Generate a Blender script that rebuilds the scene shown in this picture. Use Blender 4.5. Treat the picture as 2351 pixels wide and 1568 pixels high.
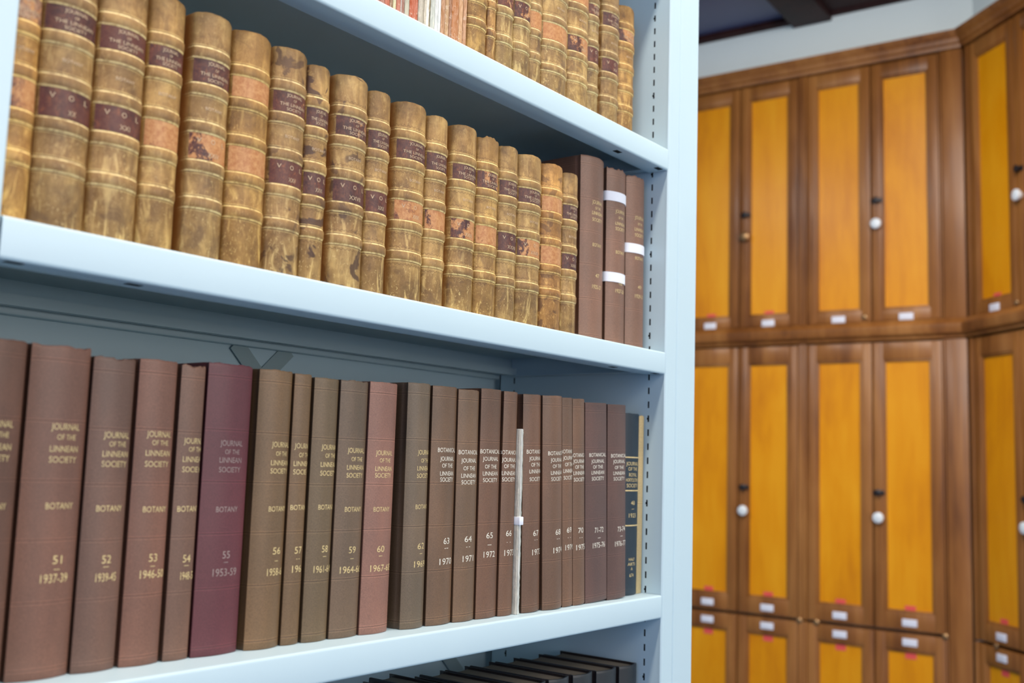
import bpy, bmesh, math, random
from mathutils import Vector, Matrix, Euler
import numpy as np

# ------------------------------------------------------------------ clean
for o in list(bpy.data.objects): bpy.data.objects.remove(o, do_unlink=True)
sc = bpy.context.scene
col = sc.collection
R = random.Random(7)

# ------------------------------------------------------------------ camera
# world: x runs along the shelves to the right, y into the bookcase, z up.
# x=0 inner face of the right upright, y=0 front of the shelves, z=0 top of the shelf with the cloth volumes.
YAW, PITCH, ROLL = 0.6582, 0.11533, 0.03197
cam_d = bpy.data.cameras.new('camera'); cam = bpy.data.objects.new('camera', cam_d); col.objects.link(cam)
ca, sa, cb, sb = math.cos(YAW), math.sin(YAW), math.cos(PITCH), math.sin(PITCH)
Fv = Vector((ca*cb, sa*cb, sb)); R0 = Vector((sa, -ca, 0)); U0 = R0.cross(Fv)
Rv = R0*math.cos(ROLL) + U0*math.sin(ROLL); Uv = -R0*math.sin(ROLL) + U0*math.cos(ROLL)
M = Matrix((Rv, Uv, -Fv)).transposed().to_4x4(); M.translation = Vector((-1.25729, -0.70701, 0.16706))
cam.matrix_world = M
cam_d.sensor_width = 36; cam_d.lens = 36*2418.67/2351; cam_d.clip_start = .02; cam_d.clip_end = 60
cam_d.dof.use_dof = True; cam_d.dof.focus_distance = 1.14; cam_d.dof.aperture_fstop = 5.0; cam_d.dof.aperture_blades = 9
sc.camera = cam
sc.view_settings.view_transform = 'Standard'; sc.view_settings.look = 'None'
sc.view_settings.exposure = 0.0; sc.view_settings.gamma = 1; sc.view_settings.use_curve_mapping = False

# ------------------------------------------------------------------ light
w = bpy.data.worlds.new('world'); sc.world = w; w.use_nodes = True
w.node_tree.nodes['Background'].inputs[0].default_value = (.42, .72, 1.0, 1)
w.node_tree.nodes['Background'].inputs[1].default_value = .20
def area(name, loc, target, sx, sy, power, colr, spread=180):
    l = bpy.data.lights.new(name, 'AREA'); l.shape = 'RECTANGLE'; l.size = sx; l.size_y = sy; l.energy = power; l.color = colr
    l.spread = math.radians(spread)
    o = bpy.data.objects.new(name, l); col.objects.link(o); o.location = loc
    d = Vector(target) - Vector(loc); o.rotation_euler = d.to_track_quat('-Z', 'Y').to_euler()
    return o
area('tube_lamp_over_bookcase', (-.9, -.40, 1.97), (-.9, -.40, 0), 3.4, .14, 47, (1.0, .875, .76))
area('overhead_fill_room', (-.9, -2.0, 1.95), (-.5, 0, .3), 3.2, 1.4, 50, (1.0, .885, .77))  # added soft fill from above and in front, no known lamp
area('front_fill', (-.3, -3.6, .85), (-.5, .2, .3), 3.4, 2.2, 85, (.97, .905, .86))  # added frontal fill, no known window there
area('left_blue_fill', (-3.8, -1.6, .5), (-.5, .1, .1), 1.2, 1.6, 19, (.55, .60, 1.0))  # added blue-violet fill to tint the left sides of the spines
area('cabinet_fill_above', (1.2, .3, 1.96), (2.2, .8, .4), 1.2, 2.4, 50, (1.0, .97, .93))  # added fill to brighten the far cabinets and wall
area('panel_glare_fill', (-.5, 1.7, 1.97), (-.5, 1.7, 0), 1.6, .8, 44, (1.0, .98, .96))  # added unseen source for the pale glare on the upper panels
area('cabinet_fill_low', (1.0, -2.4, -.1), (2.7, .55, -.1), 1.2, 1.6, 30, (1.0, .95, .86), 80)  # added low fill to brighten the lower amber panels

# ------------------------------------------------------------------ node helpers
class NT:
    def __init__(s, name):
        s.m = bpy.data.materials.new(name); s.m.use_nodes = True; s.t = s.m.node_tree; s.n = s.t.nodes
        s.b = s.n['Principled BSDF']; s.tc = s.n.new('ShaderNodeTexCoord'); s.oi = s.n.new('ShaderNodeObjectInfo')
    def link(s, a, b):
        if hasattr(a, 'is_output') or isinstance(a, bpy.types.NodeSocket): s.t.links.new(a, b)
        else:
            if isinstance(a, (tuple, list)) and len(a) == 3 and b.type == 'RGBA': a = (*a, 1)
            b.default_value = a
    def math(s, op, a, b=0.0, c=None, clamp=False):
        n = s.n.new('ShaderNodeMath'); n.operation = op; n.use_clamp = clamp
        s.link(a, n.inputs[0]); s.link(b, n.inputs[1])
        if c is not None: s.link(c, n.inputs[2])
        return n.outputs[0]
    def mix(s, f, a, b, mode='MIX'):
        n = s.n.new('ShaderNodeMix'); n.data_type = 'RGBA'; n.blend_type = mode; n.clamp_factor = True
        s.link(f, n.inputs[0]); s.link(a, n.inputs[6]); s.link(b, n.inputs[7]); return n.outputs[2]
    def step(s, v, lo, hi):           # smooth 0..1
        n = s.n.new('ShaderNodeMapRange'); n.interpolation_type = 'SMOOTHSTEP'
        s.link(v, n.inputs[0]); s.link(lo, n.inputs[1]); s.link(hi, n.inputs[2]); return n.outputs[0]
    def attr(s, name, kind='GEOMETRY'):
        n = s.n.new('ShaderNodeAttribute'); n.attribute_type = kind; n.attribute_name = name; return n.outputs['Fac']
    def coord(s, scale, off=(0, 0, 0), seed=None):
        mp = s.n.new('ShaderNodeMapping'); mp.inputs['Scale'].default_value = scale; mp.inputs['Location'].default_value = off
        src = s.tc.outputs['Object']
        if seed is not None:
            cx = s.n.new('ShaderNodeCombineXYZ')
            for i, k in enumerate((1.37, 2.11, .83)): s.link(s.math('MULTIPLY', seed, k), cx.inputs[i])
            va = s.n.new('ShaderNodeVectorMath'); s.link(src, va.inputs[0]); s.link(cx.outputs[0], va.inputs[1]); src = va.outputs[0]
        s.link(src, mp.inputs['Vector']); return mp.outputs[0]
    def noise(s, vec, scale=1, detail=3, rough=.55, dist=0):
        n = s.n.new('ShaderNodeTexNoise'); s.link(vec, n.inputs['Vector']); n.inputs['Scale'].default_value = scale
        n.inputs['Detail'].default_value = detail; n.inputs['Roughness'].default_value = rough; n.inputs['Distortion'].default_value = dist
        return n.outputs['Fac']
    def ramp(s, f, stops):
        n = s.n.new('ShaderNodeValToRGB'); s.link(f, n.inputs[0]); e = n.color_ramp.elements
        while len(e) < len(stops): e.new(.5)
        for i, (p, c) in enumerate(stops): e[i].position = p; e[i].color = (*c, 1)
        return n.outputs[0]
    def bump(s, h, strength=.3, dist=.001):
        n = s.n.new('ShaderNodeBump'); s.link(h, n.inputs['Height']); n.inputs['Strength'].default_value = strength
        n.inputs['Distance'].default_value = dist; s.link(n.outputs[0], s.b.inputs['Normal'])
    def done(s, base, rough=.5, spec=.5, metal=0.0):
        s.link(base, s.b.inputs['Base Color']); s.link(rough, s.b.inputs['Roughness'])
        s.b.inputs['Specular IOR Level'].default_value = spec; s.b.inputs['Metallic'].default_value = metal
        return s.m

def plain(name, c, rough=.5, spec=.5, metal=0.0, var=.06, scale=30):
    k = NT(name); n = k.noise(k.coord((1, 1, 1)), scale, 3)
    b = k.mix(n, tuple(x*(1-var) for x in c), tuple(min(1, x*(1+var)) for x in c))
    return k.done(b, rough, spec, metal)

def mat_paint():
    k = NT('pale blue enamelled steel'); n = k.noise(k.coord((1, 1, 1)), 9, 2)
    b = k.mix(n, (.52, .70, .785), (.55, .725, .805))
    k.bump(k.noise(k.coord((1, 1, 1)), 900, 2), .05, .0004)
    return k.done(b, .38, .45)
PAINT = mat_paint()
STRAP = plain('grey blue steel strap', (.34, .46, .49), .45, .4, var=.03)
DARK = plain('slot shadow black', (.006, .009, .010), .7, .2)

def mat_leather():
    k = NT('worn calf leather'); sd = k.attr('seed', 'OBJECT'); stain = k.attr('stain', 'OBJECT'); tone = k.attr('tone', 'OBJECT')
    fz = k.attr('fz'); bd = k.attr('bd'); side = k.attr('side'); su = k.attr('su')
    P1 = k.coord((1, 1, 1), seed=sd)
    n1 = k.noise(P1, 26, 4, .6, .4); n2 = k.noise(k.coord((90, 90, 22), seed=sd), 1, 4, .65, 1.2)
    n3 = k.noise(k.coord((1, 1, 1), (3, 1, 7), seed=sd), 45, 3, .55, .8); n4 = k.noise(k.coord((1, 1, 1), (9, 4, 1), seed=sd), 220, 4, .7)
    n5 = k.noise(k.coord((260, 260, 150), (4, 2, 1), seed=sd), 1, 3, .6, 2.5)
    base = k.ramp(n1, [(.32, (.13, .066, .023)), (.45, (.28, .155, .052)), (.55, (.40, .245, .088)), (.68, (.66, .44, .165))])
    base = k.mix(.35, base, k.ramp(n4, [(.3, (.20, .115, .035)), (.7, (.50, .34, .14))]))
    low = k.math('ADD', .25, k.math('MULTIPLY', .8, k.math('POWER', k.math('SUBTRACT', 1.0, fz), 1.5)))
    base = k.mix(k.math('MULTIPLY', k.step(n2, .52, .42), .35), base, (.17, .095, .035))
    base = k.mix(k.math('MULTIPLY', k.step(n2, .54, .66), low), base, (.66, .48, .20))
    base = k.mix(k.math('MULTIPLY', k.math('MULTIPLY', k.step(n5, .60, .68), low), .8), base, (.78, .60, .27))
    low2 = k.math('MULTIPLY', k.step(k.math('SUBTRACT', 1.0, fz), .55, 1.0), k.step(n3, .45, .7))
    base = k.mix(k.math('MULTIPLY', low2, .6), base, (.20, .115, .05))
    base = k.mix(k.math('MULTIPLY', k.step(n3, .565, .615), stain), base, (.075, .038, .026))
    # raised bands: warm brown between two worn gilt fillets, with a wavy blind line outside
    inb = k.math('LESS_THAN', bd, .0042)
    base = k.mix(k.math('MULTIPLY', inb, .30), base, (.26, .15, .055))
    g = k.math('SUBTRACT', 1.0, k.step(k.math('ABSOLUTE', k.math('SUBTRACT', bd, .0046)), .0004, .0010))
    g2 = k.math('SUBTRACT', 1.0, k.step(k.math('ABSOLUTE', k.math('SUBTRACT', bd, .0066)), .0002, .0005))
    gw = k.math('ADD', .35, k.math('MULTIPLY', .65, k.step(n4, .38, .55)))
    base = k.mix(k.math('MULTIPLY', g, gw), base, (.80, .67, .33))
    base = k.mix(k.math('MULTIPLY', k.math('MULTIPLY', g2, .7), gw), base, (.66, .52, .22))
    wv = k.math('SINE', k.math('MULTIPLY', su, 2*math.pi/.0042))
    zz = k.math('ABSOLUTE', k.math('SUBTRACT', k.math('SUBTRACT', bd, .0090), k.math('MULTIPLY', wv, .0006)))
    zz = k.math('MULTIPLY', k.math('SUBTRACT', 1.0, k.step(zz, .00015, .00045)), k.attr('zig', 'OBJECT'))
    base = k.mix(k.math('MULTIPLY', zz, .65), base, (.12, .06, .025))
    dk = k.math('SUBTRACT', 1.0, k.step(k.math('ABSOLUTE', k.math('SUBTRACT', bd, .0057)), .0002, .0005))
    base = k.mix(k.math('MULTIPLY', dk, .55), base, (.12, .06, .025))
    base = k.mix(k.math('MULTIPLY', side, .93), base, (.44, .19, .048))
    tn = k.n.new('ShaderNodeMix'); tn.data_type = 'RGBA'; tn.blend_type = 'MULTIPLY'; tn.inputs[0].default_value = 1
    k.link(base, tn.inputs[6]); k.link(k.oi.outputs['Color'], tn.inputs[7])
    k.bump(k.math('ADD', n4, k.math('MULTIPLY', n5, .5)), .35, .0006)
    return k.done(tn.outputs[2], k.math('ADD', .36, k.math('MULTIPLY', n4, .25)), .4)
LEATHER = mat_leather()

def mat_label():
    k = NT('skiver leather label'); sd = k.attr('seed', 'OBJECT'); wear = k.attr('wear', 'OBJECT')
    n1 = k.noise(k.coord((1, 1, 1), seed=sd), 34, 5, .68, .6); n2 = k.noise(k.coord((1, 1, 1), (2, 5, 1), seed=sd), 260, 4, .7)
    sx = k.n.new('ShaderNodeSeparateXYZ'); k.link(k.tc.outputs['Object'], sx.inputs[0])
    n = k.math('ADD', k.math('ADD', k.math('MULTIPLY', n1, .78), k.math('MULTIPLY', n2, .2)), k.math('MULTIPLY', k.math('SUBTRACT', sx.outputs[0], .016), 4.5))
    th = k.math('SUBTRACT', .80, k.math('MULTIPLY', wear, .6))
    f = k.step(n, th, k.math('ADD', th, .05))
    n3 = k.noise(k.coord((330, 330, 150), (1, 7, 3), seed=sd), 1, 4, .75, 1.0)
    dark = k.mix(k.step(n2, .35, .7), k.oi.outputs['Color'], (.13, .05, .035))
    dark = k.mix(k.math('MULTIPLY', k.step(n3, .50, .72), k.math('ADD', .35, wear)), dark, (.36, .12, .045))
    dark = k.mix(k.math('MULTIPLY', k.step(n1, .50, .36), .5), dark, (.022, .010, .014))
    torn = k.mix(k.step(n2, .3, .7), (.42, .17, .060), (.58, .31, .125))
    k.bump(k.math('ADD', n2, k.math('MULTIPLY', f, -1.0)), .3, .0005)
    return k.done(k.mix(f, dark, torn), .42, .35)
LABEL = mat_label()

def mat_cloth():
    k = NT('bookbinding cloth'); sd = k.attr('seed', 'OBJECT'); bd = k.attr('bd'); side = k.attr('side')
    n1 = k.noise(k.coord((1, 1, .35), seed=sd), 24, 3, .5); wv = k.noise(k.coord((2600, 2600, 700), seed=sd), 1, 1)
    wh = k.noise(k.coord((700, 700, 2600), seed=sd), 1, 1)
    weave = k.math('ADD', k.math('MULTIPLY', wv, .5), k.math('MULTIPLY', wh, .5))
    c = k.mix(1.0, k.oi.outputs['Color'], (.86, .86, .80), 'MULTIPLY')
    base = k.mix(k.math('MULTIPLY', k.step(n1, .35, .7), .55), c, k.mix(1.0, c, (1.55, 1.42, 1.32), 'MULTIPLY'))
    base = k.mix(k.step(weave, .3, .7), k.mix(.16, base, (0, 0, 0)), k.mix(.7, base, k.mix(1.0, base, (1.5, 1.45, 1.4), 'MULTIPLY')))
    ln = k.math('SUBTRACT', 1.0, k.step(k.math('ABSOLUTE', bd), .00015, .0005))
    base = k.mix(k.math('MULTIPLY', ln, .5), base, (.03, .015, .012))
    hl = k.math('SUBTRACT', 1.0, k.step(k.math('ABSOLUTE', k.math('SUBTRACT', bd, .0010)), .0002, .0005))  # painted highlight beside each tooled line
    base = k.mix(k.math('MULTIPLY', hl, .8), base, k.mix(1.0, base, (1.5, 1.45, 1.4), 'MULTIPLY'))
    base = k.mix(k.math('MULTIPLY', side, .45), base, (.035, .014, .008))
    k.bump(k.math('SUBTRACT', weave, k.math('MULTIPLY', ln, 1.5)), .25, .0004)
    return k.done(base, .44, .45)
CLOTH = mat_cloth()

def mat_pages(name, a, b):
    k = NT(name); n = k.noise(k.coord((900, 30, 30)), 1, 2); k.bump(n, .4, .0005)
    return k.done(k.mix(n, a, b), .8, .1)
PAGES = mat_pages('aged page edges', (.42, .33, .22), (.60, .50, .36))
PAGES_DARK = mat_pages('shade darkened page edges', (.12, .105, .08), (.26, .22, .17))  # page colour darkened to hold the shade under the shelf
PAGES_WHITE = mat_pages('white page edges', (.62, .62, .56), (.86, .87, .82))

def mat_gilt(name, c, rough=.38):
    k = NT(name); n = k.noise(k.coord((1, 1, 1)), 700, 3, .7)
    return k.done(k.mix(k.step(n, .33, .6), tuple(x*.62 for x in c), c), rough, .5)
GOLD = mat_gilt('gold foil lettering', (.80, .64, .30))
PALEGOLD = mat_gilt('pale foil lettering', (.88, .86, .74))
WORNGILT = mat_gilt('worn gilt lettering', (.66, .50, .32), .5)
FADEDGILT = mat_gilt('faded grey lettering', (.36, .28, .26), .5)
TAPE = plain('white cotton tape', (.80, .86, .95), .8, .2, var=.04, scale=300)

def mat_paper():
    k = NT('coloured pamphlet paper'); sd = k.attr('seed', 'OBJECT')
    n = k.noise(k.coord((260, 260, 60), seed=sd), 1, 4, .6, 1.0); n2 = k.noise(k.coord((1, 1, 1), seed=sd), 120, 4, .6, 1.5)
    c = k.oi.outputs['Color']
    b = k.mix(k.step(n, .3, .7), k.mix(.22, c, (.02, .01, .0)), k.mix(.18, c, (1, .95, .85)))
    b = k.mix(k.math('MULTIPLY', k.step(n2, .58, .64), .35), b, (.85, .75, .6))
    k.bump(n2, .5, .0012)
    return k.done(b, .7, .25)
PAPER = mat_paper()

def mat_wood(name, dark, mid, light, rough, spec, sc1=(9, 9, .9), coat=0.0):
    k = NT(name)
    n1 = k.noise(k.coord(sc1), 1, 4, .6, .6); n2 = k.noise(k.coord((sc1[0]*9, sc1[1]*9, sc1[2]*3)), 1, 3, .6); n3 = k.noise(k.coord((1, 1, 1)), 3.0, 2)
    f = k.math('ADD', k.math('MULTIPLY', n1, .6), k.math('ADD', k.math('MULTIPLY', n2, .2), k.math('MULTIPLY', n3, .2)))
    b = k.ramp(f, [(.36, dark), (.5, mid), (.66, light)])
    k.b.inputs['Coat Weight'].default_value = coat; k.b.inputs['Coat Roughness'].default_value = .20
    return k.done(b, rough, spec)
OAK = mat_wood('brown varnished oak', (.13, .040, .008), (.29, .108, .022), (.42, .18, .046), .42, .4, coat=.2)
AMBER = mat_wood('amber varnished panel', (.62, .205, .0), (.78, .30, .0), (.86, .38, .008), .40, .35, (5, 5, 1.3), coat=.12)
CEIL = mat_wood('dark varnished ceiling timber', (.016, .005, .006), (.032, .010, .010), (.05, .017, .015), .6, .2)
CEILP = plain('ceiling panel with painted sky reflection', (.085, .10, .21), .35, .5)  # blue sky reflection put into the base colour of dark ceiling wood
PLASTER = plain('off white plaster', (.82, .92, .93), .8, .2, var=.03, scale=4)
BRASS = plain('dull brass', (.38, .22, .10), .35, .5, .7)
CARD = plain('white card label', (.80, .82, .92), .6, .3, var=.03)
REDT = plain('red sticker', (.80, .10, .09), .6, .3)
PORC = plain('white glass knob', (.80, .86, .90), .12, .6)
BLACKM = plain('black iron', (.012, .010, .012), .4, .5)
FLOORM = plain('blue bounce floor', (.05, .14, .28), .95, .1, var=.12, scale=200)  # unseen floor, blue chosen to bounce blue light up under the shelves

# ------------------------------------------------------------------ object helpers
def tag(o, label=None, cat=None, group=None, kind=None):
    if label: o['label'] = label
    if cat: o['category'] = cat
    if group: o['group'] = group
    if kind: o['kind'] = kind
    return o
def empty(name, loc, rot=(0, 0, 0), **k):
    o = bpy.data.objects.new(name, None); col.objects.link(o); o.location = loc; o.rotation_euler = rot; o.empty_display_size = .05
    return tag(o, **k)
def mesh(name, verts, faces, mat, parent=None, smooth=False, color=None, attrs=None, props=None):
    me = bpy.data.meshes.new(name); me.from_pydata([tuple(v) for v in verts], [], [tuple(f) for f in faces])
    me.materials.append(mat)
    if attrs:
        for an, vals in attrs.items():
            a = me.attributes.new(an, 'FLOAT', 'POINT'); a.data.foreach_set('value', np.asarray(vals, dtype=np.float32))
    if smooth is True: me.polygons.foreach_set('use_smooth', [True]*len(me.polygons))
    elif smooth: me.polygons.foreach_set('use_smooth', [True]*len(me.polygons)); me.set_sharp_from_angle(angle=math.radians(smooth))
    me.update()
    o = bpy.data.objects.new(name, me); col.objects.link(o)
    if parent: o.parent = parent
    if color: o.color = (*color, 1)
    if props:
        for a, b in props.items(): o[a] = b
    return o
class MB:
    def __init__(s): s.bm = bmesh.new()
    def box(s, x0, x1, y0, y1, z0, z1, bev=0.0, seg=2):
        vs = [s.bm.verts.new((x, y, z)) for x in (x0, x1) for y in (y0, y1) for z in (z0, z1)]
        fs = [s.bm.faces.new([vs[i] for i in f]) for f in ((0, 1, 3, 2), (4, 6, 7, 5), (0, 4, 5, 1), (2, 3, 7, 6), (0, 2, 6, 4), (1, 5, 7, 3))]
        if bev > 0:
            es = list({e for f in fs for e in f.edges})
            bmesh.ops.bevel(s.bm, geom=es, offset=bev, segments=seg, affect='EDGES', profile=.5)
        return s
    def prism(s, prof, x0, x1, axis='x'):      # profile (a,b) extruded along x
        n = len(prof)
        mk = (lambda x, p: (x, p[0], p[1])) if axis == 'x' else (lambda x, p: (p[0], p[1], x))
        a = [s.bm.verts.new(mk(x0, p)) for p in prof]; b = [s.bm.verts.new(mk(x1, p)) for p in prof]
        for i in range(n): s.bm.faces.new((a[i], a[(i+1) % n], b[(i+1) % n], b[i]))
        s.bm.faces.new(list(reversed(a))); s.bm.faces.new(b); return s
    def lathe(s, prof, c, axis, n=20):         # prof (r,h) along axis vector from c
        ax = Vector(axis).normalized(); u = ax.orthogonal().normalized(); v = ax.cross(u); c = Vector(c); rings = []
        for r, h in prof: rings.append([s.bm.verts.new(c+ax*h+(u*math.cos(2*math.pi*i/n)+v*math.sin(2*math.pi*i/n))*max(r, 1e-5)) for i in range(n)])
        for a, b in zip(rings, rings[1:]):
            for i in range(n): s.bm.faces.new((a[i], a[(i+1) % n], b[(i+1) % n], b[i]))
        s.bm.faces.new(list(reversed(rings[0]))); s.bm.faces.new(rings[-1]); return s
    def build(s, name, mat, parent=None, smooth=40, **k):
        bmesh.ops.recalc_face_normals(s.bm, faces=s.bm.faces)
        me = bpy.data.meshes.new(name); s.bm.to_mesh(me); s.bm.free(); me.materials.append(mat)
        if smooth: me.polygons.foreach_set('use_smooth', [True]*len(me.polygons)); me.set_sharp_from_angle(angle=math.radians(smooth))
        o = bpy.data.objects.new(name, me); col.objects.link(o)
        if parent: o.parent = parent
        return tag(o, **k)

# ------------------------------------------------------------------ lettering
_cache = {}
def glyphs(s, space=1.0):
    """triangulated outline of a line of text, cap height 1, centred on x"""
    key = (s, space)
    if key in _cache: return _cache[key]
    cu = bpy.data.curves.new('t', 'FONT'); cu.body = s; cu.align_x = 'CENTER'; cu.size = 1; cu.resolution_u = 3; cu.space_character = space
    o = bpy.data.objects.new('t', cu); col.objects.link(o); bpy.context.view_layer.update()
    dg = bpy.context.evaluated_depsgraph_get(); me = o.evaluated_get(dg).to_mesh(); me.calc_loop_triangles()
    v = np.array([(p.co.x, p.co.y) for p in me.vertices]) if len(me.vertices) else np.zeros((0, 2))
    t = [tuple(q.vertices) for q in me.loop_triangles]
    o.evaluated_get(dg).to_mesh_clear(); bpy.data.objects.remove(o); bpy.data.curves.remove(cu)
    if len(v): v[:, 0] -= (v[:, 0].max()+v[:, 0].min())/2; v /= .73
    _cache[key] = (v, t); return v, t
DASH = (np.array([(-.9, .28), (.9, .28), (.9, .46), (-.9, .46)]), [(0, 1, 2), (0, 2, 3)])

# ------------------------------------------------------------------ books
class Case:
    """outline of a book cover in plan: left board, joint, rounded spine, joint, right board"""
    def __init__(s, w, d, bulge, groove, na=15):
        s.w, s.d = w, d; b = max(bulge, .0004); r = (w*w/4+b*b)/(2*b); s.r = r; s.th = math.asin(min(1, w/2/r)); s.S = 2*r*s.th; s.cy = r-b
        pts = []                                # (x, y, nx, ny, su, isarc)
        L = [(0, d), (0, d*.5), (0, .016), (0, .009)]
        if groove: L += [(.0004, .0075), (.0014, .0052), (.0006, .0022)]
        for x, y in L: pts.append((x, y, -1, 0, -s.S/2-max(y, 0), 0))
        for i in range(na+1):
            a = -s.th+2*s.th*i/na; pts.append((w/2+r*math.sin(a), s.cy-r*math.cos(a), math.sin(a), -math.cos(a), r*a, 1))
        for x, y in reversed(L): pts.append((w-x, y, 1, 0, s.S/2+max(y, 0), 0))
        s.pts = pts
    def at(s, u, off):
        if abs(u) <= s.S/2:
            a = u/s.r; rr = s.r+off; return (s.w/2+rr*math.sin(a), s.cy-rr*math.cos(a))
        e = abs(u)-s.S/2; return ((-off if u < 0 else s.w+off), e)

def make_case(cs, h, lines, band_h, mat, parent, color, seed, fray=0.0, t=.0026, name='cover', props=None, r=None):
    """lines = heights (m) of raised bands or tooled lines"""
    zs = {0, .0012, h-.0035, h-.0012, h}
    ls = sorted(lines)
    for l in ls:
        zs |= {l}
        if band_h: zs |= {l-.006, l-.0045, l-.003, l+.003, l+.0045, l+.006}
    for a, b in zip(ls, ls[1:]): zs.add((a+b)/2)
    zs = sorted(z for z in zs if 0 <= z <= h); nz = len(zs); pts = cs.pts; nu = len(pts)
    V = []; fz = []; bd = []; su = []; side = []
    rr = random.Random(int(seed*977)+3)
    ph = [rr.uniform(0, 6.28) for _ in range(4)]
    for layer in (0, 1):
        for j, z in enumerate(zs):
            dmin = min([abs(z-l) for l in ls] or [1])
            prof = max(0.0, min(1.0, (.0052-dmin)/.0022))*band_h if band_h else 0
            for i, (x, y, nx, ny, s_, arc) in enumerate(pts):
                o = prof*(1 if arc else 0)*min(1, (cs.S/2-abs(s_))/.003+.3) if arc else 0
                if j == 0 or j == nz-1: o -= .0006
                zz = z
                if arc and j >= nz-2 and layer == 0 or (arc and j == nz-1):
                    q = s_/.004
                    zz = z+fray*(math.sin(q+ph[0])*.5+math.sin(q*2.3+ph[1])*.35+math.sin(q*5.1+ph[2])*.3-.3)*(1 if j == nz-1 else .6)
                    zz -= .0014*(1-(s_/(cs.S/2))**2)*(1 if j == nz-1 else 0)*(-1 if band_h else 0)
                if layer: o -= t*(1 if not arc else .8)
                V.append((x+nx*o, y+ny*o if not layer or arc else (y if y < cs.d else cs.d), zz)); fz.append(z/h); bd.append(dmin); su.append(s_); side.append(0 if arc else 1)
    Fc = []; n = nu*nz
    for j in range(nz-1):
        for i in range(nu-1):
            a = j*nu+i; Fc.append((a, a+1, a+1+nu, a+nu)); b = a+n; Fc.append((b, b+nu, b+1+nu, b+1))
    for i in range(nu-1):
        a = (nz-1)*nu+i; Fc.append((a, a+1, a+1+n, a+n)); Fc.append((i+1, i, i+n, i+1+n))
    for j in range(nz-1):
        a = j*nu; Fc.append((a, a+nu, a+nu+n, a+n)); a += nu-1; Fc.append((a+nu, a, a+n, a+nu+n))
    pr = {'seed': seed}; pr.update(props or {})
    return mesh(name, V, Fc, mat, parent, 50, color, {'fz': fz, 'bd': bd, 'su': su, 'side': side}, pr)

def page_block(cs, h, mat, parent, top=.003, t=.0028, sp=.0024):
    n = 10; P = [(t, cs.d-.004)]
    for i in range(n+1):
        a = -cs.th*.9+2*cs.th*.9*i/n; P.append((min(max(cs.w/2+(cs.r-sp)*math.sin(a), t), cs.w-t), cs.cy-(cs.r-sp)*math.cos(a)))
    P.append((cs.w-t, cs.d-.004))
    for k in range(1, 6):                       # hollow fore edge
        f = k/6; P.append((cs.w-t-(cs.w-2*t)*f, cs.d-.004-.004*math.sin(math.pi*f)))
    m = len(P); V = [(x, y, .002) for x, y in P]+[(x, y, h-top) for x, y in P]
    Fc = [tuple(reversed(range(m))), tuple(range(m, 2*m))]+[(i, (i+1) % m, (i+1) % m+m, i+m) for i in range(m)]
    return mesh('page_block', V, Fc, mat, parent, 40)

def patch(cs, u0, u1, z0, z1, off, mat, parent, name, color=None, props=None, nu=12, label=None, sides=False):
    """thin curved strip of leather or tape lying on the spine"""
    V = []; Fc = []
    us = [u0+(u1-u0)*i/nu for i in range(nu+1)]
    for o in (off, .00002):
        for z in (z0, z1):
            for u in us: x, y = cs.at(u, o); V.append((x, y, z))
    n = nu+1
    for i in range(nu):
        Fc += [(i, i+1, n+i+1, n+i), (2*n+i+1, 2*n+i, 3*n+i, 3*n+i+1), (i+1, i, 2*n+i, 2*n+i+1), (n+i, n+i+1, 3*n+i+1, 3*n+i)]
    Fc += [(0, n, 3*n, 2*n), (n-1, 3*n-1, 4*n-1, 2*n-1)]
    o = mesh(name, V, Fc, mat, parent, 60, color, None, props)
    if label: o['label'] = label
    return o

def lettering(cs, items, off, mat, parent, name='lettering'):
    """items: (text, height z of the line's middle, cap height, width or None, centre u)"""
    V = []; Fc = []
    for s, z, cap, wd, cu in items:
        v, t = DASH if s == '-' else glyphs(s)
        if not len(v): continue
        wn = v[:, 0].max()-v[:, 0].min(); sx = (wd/wn) if wd else cap
        b = len(V); ok = []
        for a, c in v:
            u = cu+a*sx; ok.append(abs(u) <= cs.S/2+.0025); x, y = cs.at(u, off); V.append((x, y, z+(c-.5)*cap))
        for q in t:
            if all(ok[i] for i in q): Fc.append(tuple(b+i for i in q))
    if Fc: return mesh(name, V, Fc, mat, parent)

def letter_parts(cs, items, off, mat, parent):
    sec = [q for q in items if q[0] == 'BOTANY']; num = [q for q in items if q not in sec and (q[0] in '-VOL' or q[0][0].isdigit() or (set(q[0]) <= set('XVI')))]
    for nm, l in (('title_lettering', [q for q in items if q not in sec and q not in num]), ('section_lettering', sec), ('volume_lettering', num)):
        if l: lettering(cs, l, off, mat, parent, nm)

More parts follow.
